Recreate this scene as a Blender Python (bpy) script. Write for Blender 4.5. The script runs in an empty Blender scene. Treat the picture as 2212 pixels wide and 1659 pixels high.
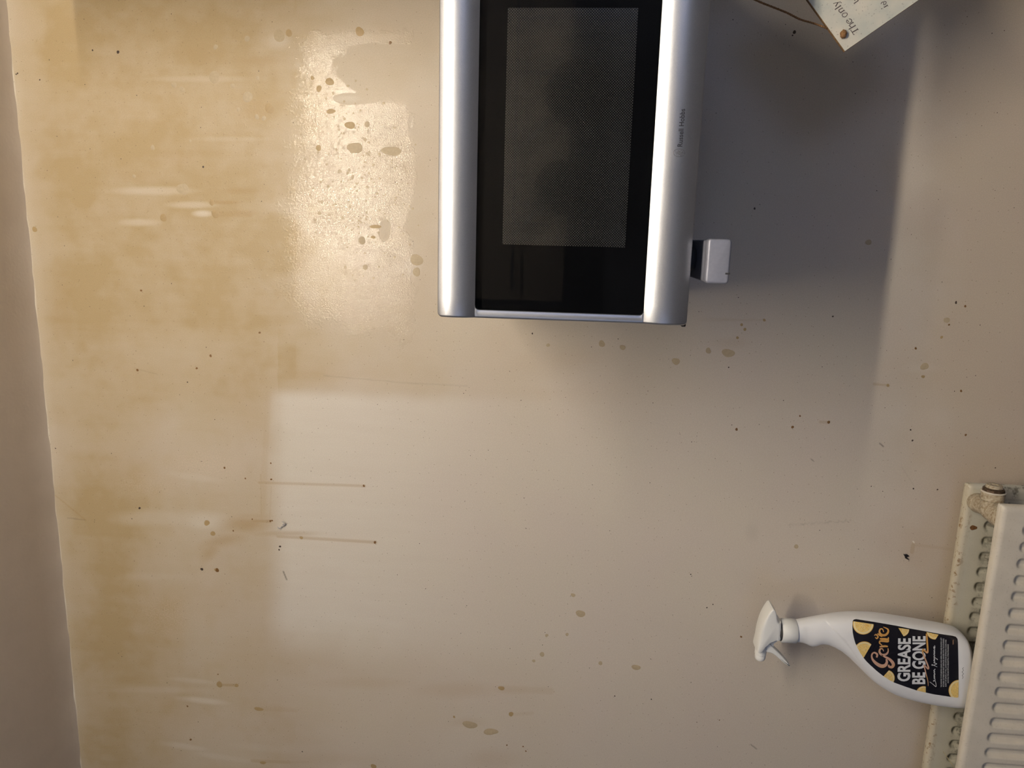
import bpy, bmesh, math, random
import numpy as np
from mathutils import Vector, Matrix, geometry
random.seed(7)
C = bpy.context.scene.collection
R = math.radians

# ------------------------------------------------------------------ camera
F, D, ZC = 1600.0, 1.12, 1.45          # focal length in pixels of a 2212 wide frame, distance to wall, height
W = np.array([[0.0264, 0.0870, -0.9959], [0.9808, 0.1908, 0.0427], [0.0, 0.0, 0.0]])
def _cam_axes(yaw, pitch, roll):
    cy, sy = math.cos(yaw), math.sin(yaw); Rz = np.array([[cy,-sy,0],[sy,cy,0],[0,0,1]])
    cp, sp = math.cos(pitch), math.sin(pitch); Rx = np.array([[1,0,0],[0,cp,-sp],[0,sp,cp]])
    base = np.array([[0,0,-1.],[1,0,0],[0,1,0]])
    r, u, f = (Rz @ Rx @ base.T).T
    c, s = math.cos(roll), math.sin(roll)
    return np.array([c*r+s*u, -s*r+c*u, f])
W = _cam_axes(R(11.235), R(4.605), R(2.4546))
CAM = np.array([0, -D, ZC])
cam_data = bpy.data.cameras.new('camera'); cam = bpy.data.objects.new('camera', cam_data); C.objects.link(cam)
cam_data.sensor_fit = 'HORIZONTAL'; cam_data.sensor_width = 36; cam_data.lens = 36*F/2212
cam_data.clip_start = .02; cam_data.clip_end = 50
M = Matrix.Identity(4)
for i in range(3):
    M[i][0] = W[0][i]; M[i][1] = W[1][i]; M[i][2] = -W[2][i]; M[i][3] = CAM[i]
cam.matrix_world = M
bpy.context.scene.camera = cam
def at(px, py, y=0.0):                 # point of the vertical plane at depth y seen at a photo pixel
    d = W.T @ np.array([(px-1106)/F, -(py-829)/F, 1.0])
    return CAM + (y+D)/d[1]*d
def proj(x, y, z):
    v = [W[i][0]*(x-CAM[0]) + W[i][1]*(y-CAM[1]) + W[i][2]*(z-CAM[2]) for i in range(3)]
    return 1106+F*v[0]/v[2], 829-F*v[1]/v[2]

# ------------------------------------------------------------------ world, lights, exposure
sc = bpy.context.scene
sc.view_settings.view_transform = 'Standard'; sc.view_settings.look = 'None'
sc.view_settings.exposure = 0.0; sc.view_settings.gamma = 1.0; sc.view_settings.use_curve_mapping = False
world = bpy.data.worlds.new('world'); sc.world = world; world.use_nodes = True
world.node_tree.nodes['Background'].inputs[0].default_value = (.55, .68, 1, 1)
world.node_tree.nodes['Background'].inputs[1].default_value = 0.25
TUBE_STRENGTH = 190.0                   # fluorescent tube under the ceiling (emission in its builder)
def area(name, loc, rot, sx, sy, power, col):
    l = bpy.data.lights.new(name, 'AREA'); l.shape = 'RECTANGLE'; l.size = sx; l.size_y = sy
    l.energy = power; l.color = col
    o = bpy.data.objects.new(name, l); C.objects.link(o); o.location = loc; o.rotation_euler = rot
    return o
# daylight through the window in the wall behind the camera
area('window_daylight', (1.36, -2.86, 1.45), (R(90), 0, 0), .70, 1.0, 5.2, (.46, .60, 1.0))
area('added_left_fill', (-1.25, -2.86, 1.45), (R(90), 0, 0), .70, 1.0, 3.6, (.42, .58, 1.0))  # cool fill added at left to thin the plaque's shadow

# ------------------------------------------------------------------ helpers
def tag(o, label=None, cat=None, group=None, kind=None):
    if label: o['label'] = label
    if cat: o['category'] = cat
    if group: o['group'] = group
    if kind: o['kind'] = kind
    return o
def link(name, me, mat=None, parent=None, smooth=False):
    o = bpy.data.objects.new(name, me); C.objects.link(o)
    if mat: me.materials.append(mat)
    if parent is not None:
        o.parent = parent; o.matrix_parent_inverse = Matrix.Translation(parent.location).inverted()
    if smooth:
        me.polygons.foreach_set('use_smooth', [True]*len(me.polygons))
    return o
def mesh(name, vs, fs, mat=None, parent=None, smooth=False, fix=True):
    me = bpy.data.meshes.new(name); me.from_pydata([tuple(map(float, v)) for v in vs], [], fs); me.update()
    if fix:
        bm = bmesh.new(); bm.from_mesh(me); bmesh.ops.recalc_face_normals(bm, faces=bm.faces); bm.to_mesh(me); bm.free()
    return link(name, me, mat, parent, smooth)
class MB:                              # collects shapes into one mesh
    def __init__(s): s.v = []; s.f = []
    def add(s, vs, fs):
        n = len(s.v); s.v += [tuple(map(float, v)) for v in vs]; s.f += [tuple(n+i for i in f) for f in fs]; return s
    def box(s, a, b, bev=0, seg=3):
        bm = bmesh.new(); bmesh.ops.create_cube(bm, size=1)
        c = [(a[i]+b[i])/2 for i in range(3)]; d = [abs(b[i]-a[i]) for i in range(3)]
        for v in bm.verts: v.co = Vector([c[i]+v.co[i]*d[i] for i in range(3)])
        if bev: bmesh.ops.bevel(bm, geom=bm.edges[:], offset=bev, segments=seg, profile=.5, affect='EDGES')
        bm.verts.index_update()
        s.add([v.co[:] for v in bm.verts], [[v.index for v in f.verts] for f in bm.faces]); bm.free(); return s
    def lathe(s, p0, p1, prof, n=32, ridge=0):   # prof: (t along the axis 0..1, radius)
        p0 = Vector(p0); ax = Vector(p1)-p0; L = ax.length; ax.normalize()
        u = ax.orthogonal().normalized(); w = ax.cross(u)
        vs = []
        for t, r in prof:
            for k in range(n):
                a = 2*math.pi*k/n; rr = r + (ridge if k % 2 else 0)
                vs.append(p0+ax*L*t+(u*math.cos(a)+w*math.sin(a))*rr)
        fs = [(i*n+k, i*n+(k+1) % n, (i+1)*n+(k+1) % n, (i+1)*n+k) for i in range(len(prof)-1) for k in range(n)]
        fs += [tuple(range(n)), tuple(range((len(prof)-1)*n, len(prof)*n))]
        return s.add(vs, fs)
    def tube(s, pts, r, n=10):
        pts = [Vector(p) for p in pts]; vs = []; up = None
        for i, p in enumerate(pts):
            d = (pts[min(i+1, len(pts)-1)]-pts[max(i-1, 0)]).normalized()
            up = d.orthogonal().normalized() if up is None else (up-d*up.dot(d)).normalized()
            w = d.cross(up); rr = r[i] if isinstance(r, (list, tuple)) else r
            for k in range(n):
                a = 2*math.pi*k/n; vs.append(p+(up*math.cos(a)+w*math.sin(a))*rr)
        m = len(pts)
        fs = [(i*n+k, i*n+(k+1) % n, (i+1)*n+(k+1) % n, (i+1)*n+k) for i in range(m-1) for k in range(n)]
        fs += [tuple(range(n)), tuple(range((m-1)*n, m*n))]
        return s.add(vs, fs)
    def slab(s, outline, yf, yb, bev=.001, seg=3):     # outline in (x, z), rounded front and back edges
        pts = [np.array(p, float) for p in outline]; n = len(pts)
        area2 = sum(pts[i][0]*pts[(i+1) % n][1]-pts[(i+1) % n][0]*pts[i][1] for i in range(n))
        if area2 < 0: pts = pts[::-1]
        nor = []
        for i in range(n):
            a = pts[i]-pts[i-1]; b = pts[(i+1) % n]-pts[i]
            a = a/(np.hypot(*a)+1e-12); b = b/(np.hypot(*b)+1e-12)
            m = np.array([-(a[1]+b[1]), a[0]+b[0]]); m = m/(np.hypot(*m)+1e-9); nor.append(m)
        rings = []
        for k in range(seg+1):
            t = math.pi/2*k/seg; rings.append((bev*(1-math.sin(t)), yf+(bev*(1-math.cos(t)) if yb > yf else 0)))
        for k in range(seg+1):
            t = math.pi/2*k/seg; rings.append((bev*(1-math.cos(t)), yb-bev*(1-math.sin(t))))
        vs = [(pts[i][0]+nor[i][0]*o, y, pts[i][1]+nor[i][1]*o) for o, y in rings for i in range(n)]
        fs = [(j*n+i, j*n+(i+1) % n, (j+1)*n+(i+1) % n, (j+1)*n+i) for j in range(len(rings)-1) for i in range(n)]
        fs += [tuple(range(n)), tuple(range((len(rings)-1)*n, len(rings)*n))]
        return s.add(vs, fs)
    def build(s, name, mat, parent=None, smooth=False, sharp=None):
        o = mesh(name, s.v, s.f, mat, parent, smooth)
        if smooth and sharp: auto_sharp(o, sharp)
        return o
def auto_sharp(o, deg):
    bm = bmesh.new(); bm.from_mesh(o.data)
    for e in bm.edges:
        if len(e.link_faces) == 2 and e.calc_face_angle(0) > R(deg): e.smooth = False
    bm.to_mesh(o.data); bm.free()
def empty(name, loc):
    o = bpy.data.objects.new(name, None); C.objects.link(o); o.location = loc; o.empty_display_size = .05; return o
def catmull(P, n=8):
    P = [np.array(p, float) for p in P]; out = []
    Q = [2*P[0]-P[1]]+P+[2*P[-1]-P[-2]]
    for i in range(1, len(Q)-2):
        for k in range(n):
            t = k/n; a, b, c, d = Q[i-1], Q[i], Q[i+1], Q[i+2]
            out.append(.5*((2*b)+(c-a)*t+(2*a-5*b+4*c-d)*t*t+(3*b-a-3*c+d)*t**3))
    out.append(P[-1]); return out
def strokes(lines, fmap, n=6):         # lines: lists of (px, py, width in px); ribbons laid on a surface by fmap(px, py)
    vs, fs = [], []
    for L in lines:
        S = catmull(L, n) if len(L) > 2 else [np.array(L[0], float)+(np.array(L[1], float)-np.array(L[0], float))*k/3 for k in range(4)]
        m = len(S); base = len(vs)
        for i, p in enumerate(S):
            d = S[min(i+1, m-1)][:2]-S[max(i-1, 0)][:2]; d = d/(np.hypot(*d)+1e-9)
            nrm = np.array([-d[1], d[0]])*max(p[2], .2)/2
            vs.append(fmap(p[0]+nrm[0], p[1]+nrm[1])); vs.append(fmap(p[0]-nrm[0], p[1]-nrm[1]))
        fs += [(base+2*i, base+2*i+1, base+2*i+3, base+2*i+2) for i in range(m-1)]
    return vs, fs
def text2d(body, offset=0.0, shear=0.0, space=1.0):    # glyph mesh of the built-in font, width 0..1, cap height 0..1
    cu = bpy.data.curves.new('t', 'FONT'); cu.body = body; cu.offset = offset; cu.shear = shear; cu.space_character = space
    cu.resolution_u = 4
    o = bpy.data.objects.new('t', cu); C.objects.link(o)
    dg = bpy.context.evaluated_depsgraph_get(); me = bpy.data.meshes.new_from_object(o.evaluated_get(dg))
    bm = bmesh.new(); bm.from_mesh(me); bmesh.ops.triangulate(bm, faces=bm.faces)
    vs = np.array([v.co[:2] for v in bm.verts]); bm.verts.index_update()
    fs = [tuple(v.index for v in f.verts) for f in bm.faces]
    bm.free(); bpy.data.objects.remove(o); bpy.data.curves.remove(cu); bpy.data.meshes.remove(me)
    vs[:, 0] = (vs[:, 0]-vs[:, 0].min())/(vs[:, 0].max()-vs[:, 0].min())
    vs[:, 1] = vs[:, 1]/0.729
    return vs, fs
def sstep(a, b, x):
    t = np.clip((x-a)/(b-a), 0, 1); return t*t*(3-2*t)

# ------------------------------------------------------------------ materials
def nm(name):
    m = bpy.data.materials.new(name); m.use_nodes = True; nt = m.node_tree
    return m, nt, nt.nodes['Principled BSDF']
def N(nt, t, **kw):
    n = nt.nodes.new(t)
    for k, v in kw.items():
        if k.startswith('i_'): n.inputs[k[2:].replace('_', ' ')].default_value = v
        else: setattr(n, k, v)
    return n
def mathn(nt, op, a, b=None, c=None, clamp=False):
    n = nt.nodes.new('ShaderNodeMath'); n.operation = op; n.use_clamp = clamp
    for i, x in enumerate((a, b, c)):
        if x is None: continue
        if isinstance(x, (int, float)): n.inputs[i].default_value = x
        else: nt.links.new(x, n.inputs[i])
    return n.outputs[0]
def mixc(nt, fac, a, b, mode='MIX'):
    n = nt.nodes.new('ShaderNodeMix'); n.data_type = 'RGBA'; n.blend_type = mode
    for k, x in ((0, fac), (6, a), (7, b)):
        if isinstance(x, (int, float)): n.inputs[k].default_value = x
        elif isinstance(x, tuple): n.inputs[k].default_value = (*x, 1) if len(x) == 3 else x
        else: nt.links.new(x, n.inputs[k])
    return n.outputs[2]
def noise(nt, scale, detail=3, vec=None, rough=.5):
    n = N(nt, 'ShaderNodeTexNoise'); n.inputs['Scale'].default_value = scale; n.inputs['Detail'].default_value = detail
    n.inputs['Roughness'].default_value = rough
    if vec is not None: nt.links.new(vec, n.inputs['Vector'])
    return n.outputs[0]
def rng(nt, x, a, b, c=0.0, d=1.0):
    n = N(nt, 'ShaderNodeMapRange'); n.inputs[1].default_value = a; n.inputs[2].default_value = b
    n.inputs[3].default_value = c; n.inputs[4].default_value = d; nt.links.new(x, n.inputs[0]); return n.outputs[0]
def bump(nt, h, strength, dist, bsdf):
    b = N(nt, 'ShaderNodeBump'); b.inputs['Strength'].default_value = strength; b.inputs['Distance'].default_value = dist
    nt.links.new(h, b.inputs['Height']); nt.links.new(b.outputs[0], bsdf.inputs['Normal']); return b
def objco(nt): return N(nt, 'ShaderNodeTexCoord').outputs['Object']
def simple(name, col, rough=.5, metal=0, var=.0, vscale=60, spec=.5, bstr=0, bscale=400):
    m, nt, b = nm(name); b.inputs['Roughness'].default_value = rough; b.inputs['Metallic'].default_value = metal
    b.inputs['Specular IOR Level'].default_value = spec
    co = objco(nt)
    if var:
        f = noise(nt, vscale, 4, co)
        nt.links.new(mixc(nt, rng(nt, f, .35, .65), tuple(c*(1-var) for c in col), tuple(min(1, c*(1+var)) for c in col)), b.inputs['Base Color'])
    else: b.inputs['Base Color'].default_value = (*col, 1)
    if bstr: bump(nt, noise(nt, bscale, 3, co), bstr, .0004, b)
    return m
M_silver, nt, b = nm('silver_paint')
b.inputs['Metallic'].default_value = .9; co = objco(nt)
nt.links.new(mixc(nt, noise(nt, 1800, 2, co), (.30, .31, .345), (.47, .48, .52)), b.inputs['Base Color'])
b.inputs['Roughness'].default_value = .37
bump(nt, noise(nt, 1500, 2, co), .12, .0002, b)
M_casing = simple('grey_casing', (.10, .10, .11), .45, .3)
M_black = simple('black_plastic', (.008, .008, .009), .4, spec=.3)
M_rubber = simple('black_rubber', (.03, .03, .032), .6)
M_ink = simple('printed_ink', (.02, .02, .025), .5)
M_inkgrey = simple('grey_printed_ink', (.12, .12, .13), .5)
M_bracket = simple('silver_grey_enamel', (.25, .26, .32), .42, .3, .04, 300)
M_plastic = simple('white_plastic', (.86, .86, .87), .32, 0, .02, 40)
M_headpl = simple('white_sprayer_plastic', (.84, .84, .82), .38, 0, .02, 40)
M_label = simple('black_label', (.010, .009, .014), .22, spec=.6)
M_white = simple('white_print', (.72, .73, .75), .4)
M_gold, nt, b = nm('gold_print'); co = objco(nt)
nt.links.new(mixc(nt, rng(nt, noise(nt, 40, 1, co), .4, .6), (.62, .33, .09), (.60, .36, .26)), b.inputs['Base Color']); b.inputs['Roughness'].default_value = .35
M_rind = simple('lemon_rind', (.80, .50, .12), .45); M_pith = simple('lemon_pith', (.85, .74, .46), .5)
M_flesh = simple('lemon_flesh', (.84, .60, .20), .45, 0, .14, 700)
M_twine = simple('jute_twine', (.24, .13, .06), .9, 0, .4, 900, spec=.1)
M_white_tape = simple('dark_rust', (.16, .07, .02), .8, 0, .3, 500)
M_hook = simple('pale_metal_hook', (.62, .60, .60), .3, .5)
M_flake = simple('black_flake', (.006, .004, .008), .6)
M_chip = simple('white_plaster', (.75, .70, .62), .8)
M_straw = simple('dry_straw', (.50, .42, .25), .7)

# door glass: smoked pane, reflections by angle
M_glass = bpy.data.materials.new('smoked_glass'); M_glass.use_nodes = True; nt = M_glass.node_tree; nt.nodes.clear()
out = N(nt, 'ShaderNodeOutputMaterial'); mx = N(nt, 'ShaderNodeMixShader'); fr = N(nt, 'ShaderNodeFresnel'); fr.inputs[0].default_value = 1.22
tr = N(nt, 'ShaderNodeBsdfTransparent'); tr.inputs[0].default_value = (.62, .62, .63, 1)
gl = N(nt, 'ShaderNodeBsdfGlossy'); gl.inputs['Roughness'].default_value = .015
nt.links.new(fr.outputs[0], mx.inputs[0]); nt.links.new(tr.outputs[0], mx.inputs[1]); nt.links.new(gl.outputs[0], mx.inputs[2]); nt.links.new(mx.outputs[0], out.inputs[0])
# perforated screen
M_screen, nt, b = nm('perforated_screen'); co = objco(nt)
sp = N(nt, 'ShaderNodeSeparateXYZ'); nt.links.new(co, sp.inputs[0])
cx_ = mathn(nt, 'COSINE', mathn(nt, 'MULTIPLY', sp.outputs[0], 2*math.pi/.0026))
cz_ = mathn(nt, 'COSINE', mathn(nt, 'MULTIPLY', sp.outputs[2], 2*math.pi/.0026))
dots = rng(nt, mathn(nt, 'MULTIPLY', cx_, cz_), .4, .75)
nt.links.new(mixc(nt, dots, (.045, .045, .042), (.85, .85, .80)), b.inputs['Base Color']); b.inputs['Roughness'].default_value = .10; b.inputs['Specular IOR Level'].default_value = 1.0; b.inputs['IOR'].default_value = 2.3

# wall paint: satin paint with grease, wet film, wiped areas, streaks and painted light and shade carried by the wall's stain attributes
M_wall, nt, b = nm('stained_wall_paint'); co = objco(nt)
def attr(name):
    a = N(nt, 'ShaderNodeAttribute'); a.attribute_name = name
    s = N(nt, 'ShaderNodeSeparateColor'); nt.links.new(a.outputs['Color'], s.inputs[0]); return s.outputs
A = attr('stain_light_a'); B = attr('stain_shade_b')
big = noise(nt, 7, 4, co); mid = noise(nt, 45, 4, co); fine = noise(nt, 330, 3, co)
sc_ = N(nt, 'ShaderNodeMapping'); nt.links.new(co, sc_.inputs[0]); sc_.inputs['Scale'].default_value = (60, 1, 8)
run = noise(nt, 1.0, 4, sc_.outputs[0])
paint = mixc(nt, rng(nt, big, .3, .7), (.605, .535, .470), (.610, .550, .465))
paint = mixc(nt, rng(nt, fine, .35, .65, 0, .10), paint, (.44, .37, .29))
g = mathn(nt, 'MULTIPLY', A[0], rng(nt, mathn(nt, 'ADD', mathn(nt, 'MULTIPLY', run, .45), mathn(nt, 'MULTIPLY', mid, .55)), .3, .7, .84, 1.08))
col = mixc(nt, g, paint, (.430, .325, .182))
col = mixc(nt, mathn(nt, 'MULTIPLY', A[2], rng(nt, run, .3, .7, .7, 1.1), clamp=True), col, (.70, .655, .585))
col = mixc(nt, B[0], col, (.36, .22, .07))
pw = mathn(nt, 'MULTIPLY', B[1], rng(nt, noise(nt, 430, 4, co), .45, .62), clamp=True)
col = mixc(nt, mathn(nt, 'MULTIPLY', pw, .34), col, (.66, .54, .43))
col = mixc(nt, mathn(nt, 'MULTIPLY', B[2], .8), col, (.10, .075, .05))
so = N(nt, 'ShaderNodeSeparateXYZ'); nt.links.new(co, so.inputs[0]); flat = N(nt, 'ShaderNodeCombineXYZ'); nt.links.new(so.outputs[0], flat.inputs[0]); nt.links.new(so.outputs[2], flat.inputs[1])
sv = N(nt, 'ShaderNodeTexVoronoi', voronoi_dimensions='2D'); sv.inputs['Scale'].default_value = 70; nt.links.new(flat.outputs[0], sv.inputs['Vector'])
svs = N(nt, 'ShaderNodeSeparateColor'); nt.links.new(sv.outputs['Color'], svs.inputs[0])
spk = mathn(nt, 'MULTIPLY', mathn(nt, 'LESS_THAN', sv.outputs['Distance'], .05), mathn(nt, 'GREATER_THAN', svs.outputs[0], .72))
col = mixc(nt, mathn(nt, 'MULTIPLY', spk, .45), col, (.20, .13, .07))
grain = rng(nt, noise(nt, 900, 2, co), .3, .7, .90, 1.08)
gv = N(nt, 'ShaderNodeCombineXYZ')
for i in range(3): nt.links.new(grain, gv.inputs[i])
nt.links.new(mixc(nt, 1.0, col, gv.outputs[0], 'MULTIPLY'), b.inputs['Base Color'])
wetn = noise(nt, 640, 2, co)
vd = N(nt, 'ShaderNodeTexVoronoi', voronoi_dimensions='2D'); vd.inputs['Scale'].default_value = 130; nt.links.new(flat.outputs[0], vd.inputs['Vector'])
vds = N(nt, 'ShaderNodeSeparateColor'); nt.links.new(vd.outputs['Color'], vds.inputs[0])
dot = mathn(nt, 'LESS_THAN', vd.outputs['Distance'], mathn(nt, 'MULTIPLY', mathn(nt, 'SUBTRACT', vds.outputs[0], .35), .42))
wet = mathn(nt, 'MULTIPLY', rng(nt, mathn(nt, 'ADD', A[1], mathn(nt, 'MULTIPLY', mathn(nt, 'SUBTRACT', noise(nt, 240, 4, co), .5), 1.5)), .32, .60), mathn(nt, 'SUBTRACT', 1.0, mathn(nt, 'MULTIPLY', dot, .85)), clamp=True)
nt.links.new(rng(nt, wet, 0, 1, .42, .075), b.inputs['Roughness'])
nt.links.new(mathn(nt, 'MULTIPLY', rng(nt, wet, 0, 1, .30, .42), mathn(nt, 'SUBTRACT', 1.0, mathn(nt, 'MULTIPLY', dot, mathn(nt, 'MULTIPLY', A[1], .95)))), b.inputs['Specular IOR Level'])
h1 = mathn(nt, 'MULTIPLY', wetn, mathn(nt, 'ADD', mathn(nt, 'MULTIPLY', wet, 1.6), .30))
h2 = mathn(nt, 'MULTIPLY', noise(nt, 60, 3, co), .5)
bump(nt, mathn(nt, 'ADD', h1, h2), 1.0, .00014, b)

M_ceil = simple('ceiling_paint', (.72, .63, .54), .8, 0, .015, 30, spec=.2, bstr=.5, bscale=180)
M_room = simple('room_paint', (.24, .28, .35), .7, 0, .04, 3, spec=.2)
M_floor = simple('floor_vinyl', (.10, .10, .11), .5, 0, .2, 8)
def cream(name, base, edge_z, rust):
    m, nt, b = nm(name); co = objco(nt); b.inputs['Roughness'].default_value = .38
    s = N(nt, 'ShaderNodeSeparateXYZ'); nt.links.new(co, s.inputs[0])
    c = mixc(nt, rng(nt, noise(nt, 30, 4, co), .35, .7), base, tuple(x*.90 for x in base))
    c = mixc(nt, rng(nt, noise(nt, 420, 3, co), .60, .75, 0, .3), c, (.30, .25, .16))
    if rust:
        near = rng(nt, s.outputs[2], edge_z-.013, edge_z-.002)
        rn = rng(nt, noise(nt, 130, 6, co, .7), .55, .62)
        c = mixc(nt, mathn(nt, 'MULTIPLY', near, .35), c, (.52, .40, .22))
        c = mixc(nt, mathn(nt, 'MULTIPLY', mathn(nt, 'MULTIPLY', near, rn), .85), c, (.22, .11, .03))
        dn = rng(nt, s.outputs[2], edge_z-.028, edge_z-.045)
        dr = rng(nt, noise(nt, 95, 6, co, .7), .50, .60)
        c = mixc(nt, mathn(nt, 'MULTIPLY', mathn(nt, 'MULTIPLY', dn, dr), .75), c, (.10, .085, .055))
    nt.links.new(c, b.inputs['Base Color']); bump(nt, noise(nt, 300, 3, co), .15, .0004, b)
    return m
M_radf = cream('cream_enamel', (.70, .64, .54), .876, False)
M_radb = cream('worn_cream_enamel', (.60, .58, .49), .876, True)
M_fin = simple('dusty_fins', (.12, .10, .07), .8, 0, .5, 300)
M_brass, nt, b = nm('stained_brass'); co = objco(nt)
c = mixc(nt, rng(nt, noise(nt, 330, 5, co), .4, .7), (.50, .44, .33), (.27, .19, .11))
nt.links.new(c, b.inputs['Base Color']); b.inputs['Roughness'].default_value = .6; bump(nt, noise(nt, 700, 3, co), .3, .0005, b)
M_nut = simple('dark_brass_nut', (.10, .065, .04), .35, .5, .3, 300)
M_plaque, nt, b = nm('plaque_paint'); co = objco(nt)
c = mixc(nt, rng(nt, noise(nt, 38, 5, co), .35, .7), (.66, .62, .53), (.50, .52, .47))
c = mixc(nt, rng(nt, noise(nt, 500, 3, co), .66, .72, 0, .6), c, (.22, .20, .17))
nt.links.new(c, b.inputs['Base Color']); b.inputs['Roughness'].default_value = .6
M_mdf = simple('brown_board_edge', (.22, .13, .06), .8, 0, .2, 300)

# ------------------------------------------------------------------ the room
ZCE = 2.315
def vnoise(x, y, s, seed):
    rs = np.random.RandomState(seed); T = rs.rand(128, 128)
    x = x/s; y = y/s; xi = np.floor(x).astype(int); yi = np.floor(y).astype(int); fx = x-xi; fy = y-yi
    fx = fx*fx*(3-2*fx); fy = fy*fy*(3-2*fy)
    g = lambda a, b_: T[a % 128, b_ % 128]
    return (g(xi, yi)*(1-fx)+g(xi+1, yi)*fx)*(1-fy)+(g(xi, yi+1)*(1-fx)+g(xi+1, yi+1)*fx)*fy
def fbm(x, y, s, seed): return .5*vnoise(x, y, s, seed)+.3*vnoise(x, y, s/2, seed+1)+.2*vnoise(x, y, s/4, seed+2)
XL, XR = -2.2, 1.8
xs = np.concatenate([np.linspace(XL, -1.06, 12)[:-1], np.arange(-1.06, .42, .0015), np.linspace(.42, XR, 12)])
zs = np.concatenate([np.linspace(0, .64, 8)[:-1], np.arange(.64, ZCE, .0015), [ZCE]])
X, Z = np.meshgrid(xs, zs); nx, nz = len(xs), len(zs)
PX, PY = proj(X, 0*X, Z)
wob = (fbm(PX, PY, 90, 3)-.5)
# --- grease film
ceil_px = 8 + PY*.0989
dce = PX-ceil_px
gr = (.72+.28*sstep(14, 110, dce+wob*22))*(.84+.20*sstep(.3, .7, fbm(PX, PY*1.4, 150, 9)))
gr *= 1-sstep(560, 800, PX+wob*160)*.55
gr *= 1-.45*sstep(880, 1010, PX+wob*100)
rect = sstep(565, 630, PX+wob*20)*sstep(835, 870, PY-(PX-600)*.02+wob*14)*(1-sstep(1330, 1440, PY+wob*60-(PX-620)*.07))
gr *= 1-.9*rect
gr *= 1-.75*sstep(1120, 1330, PX+wob*160)
gr *= 1+.1*sstep(1000, 1250, PY)
gr *= 1-.5*sstep(200, 460, PX+wob*140)*sstep(780, 1000, PY+wob*120)
gr *= 1-.2*sstep(690, 760, PY)*(1-sstep(1000, 1100, PY))*(PX < 600)
gr = np.clip(gr+.08*sstep(.5, .7, fbm(PX, PY, 60, 21))*(PX < 640), 0, 1.1)
# --- soft ellipses of wiped (pale) and darker (brown) film: px, py, half length along px, half width, strength, angle
def ell(cx, cy, a, bb, ang=0., soft=.8):
    c_, s_ = math.cos(ang), math.sin(ang)
    u = ((PX-cx)*c_+(PY-cy)*s_)/a; v = (-(PX-cx)*s_+(PY-cy)*c_)/bb
    return 1-sstep(1-soft, 1.0, np.sqrt(u*u+v*v)*(1+.35*wob))
pale = np.zeros_like(PX)
for e in [(330,412,120,13,.40),(415,442,70,11,.40),(437,461,30,10,.6),(300,480,55,12,.4),(440,1124,70,28,.42),(340,1118,130,26,.28),
          (430,170,150,10,.2),(600,90,40,25,.35),(890,575,30,35,.35),(440,1513,70,9,.5,.1),(420,1470,80,8,.25,.1),(400,1612,70,10,.35,.15),(480,1635,90,10,.25,.15),
          (500,300,130,8,.12),(350,1490,140,10,.2),(420,1030,90,12,.25,.15),(745,213,52,12,.3),(1990,795,70,14,.22),(880,560,50,60,.15),(1470,985,25,25,.05),
          (330,1245,100,14,.15),(560,1615,90,12,.15,.1),(640,960,60,60,.12),(1180,830,120,20,.08)]:
    pale = np.maximum(pale, e[4]*ell(e[0], e[1], e[2], e[3], e[5] if len(e) > 5 else 0))
pale = np.maximum(pale, .15*(1-sstep(0, 30, dce+wob*20)))
pale = np.maximum(pale, .8*(1-sstep(3, 7, dce+wob*6)))  # pale line under the ceiling paints in the highlight on a paint ridge
pale = np.maximum(pale, .55*rect*(1-sstep(700, 1150, PX)))
brown = np.zeros_like(PX)
for e in [(560,130,80,18,.16),(530,1132,75,26,.42),(480,1168,70,18,.36,-.2),(620,1152,100,9,.34),(545,1115,60,10,.2),(455,1190,45,22,.3,-.9),
          (520,412,60,10,.28),(520,460,50,10,.25),(500,437,35,5,.3),(555,230,70,45,.20),(300,380,90,20,.12),(770,1475,160,18,.14),(1110,1490,90,12,.18),
          (985,1490,130,25,.16),(1010,1560,60,14,.14),(600,1530,80,7,.14),(130,650,40,170,.14),(640,1646,60,5,.18),(1060,1640,90,30,.14),
          (1580,740,60,20,.12),(700,810,160,18,.14),(1550,690,60,8,.10),(380,340,60,25,.12),(430,120,90,30,.10),(280,1000,90,60,.07),(820,810,90,20,.06),
          (1240,775,120,40,.08),(700,1640,200,20,.08)]:
    brown = np.maximum(brown, e[4]*ell(e[0], e[1], e[2], e[3], e[5] if len(e) > 5 else 0, .9))
brown = np.maximum(brown, .22*sstep(1880, 2080, PX+wob*150))  # browner low wall: light falloff put into the colour, with some real grime
def seg(x0, y0, x1, y1, w, st, arr, taper=0):
    dx, dy = x1-x0, y1-y0; L2 = dx*dx+dy*dy
    t = np.clip(((PX-x0)*dx+(PY-y0)*dy)/L2, 0, 1)
    d = np.hypot(PX-x0-t*dx, PY-y0-t*dy)
    np.maximum(arr, st*(1-sstep(w*.4, w, d))*((.35+.65*t) if taper else 1), out=arr)
for s_ in [(560,1042,788,1049,4,.33),(600,1158,812,1171,4.5,.38),(545,1125,584,1125.5,4.5,.45),(480,1479,512,1480,4,.4),(1888,829,1919,832,4,.35),(1772,911,1790,911.5,4,.3),
           (1973,1176,2055,1186,6,.30),(1973,1176,1970,1192,7,.42),(455,437,500,437,5,.35),(470,462,540,463,8,.22),(563,1025,565,1128,2.2,.20),(586,1050,583,1120,2,.14),
           (1560,690,1651,691,3,.14),(545,1643,625,1646,5,.3),(1085,1487,1190,1492,10,.14),(1110,1543,1150,1540,5,.12),(560,1531,640,1535,5,.16),
           (580,850,566,1120,9,.10),(120,1070,185,1123,1.8,.25)]:
    seg(*s_[:5], s_[5], brown)
dark = np.zeros_like(PX)
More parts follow.
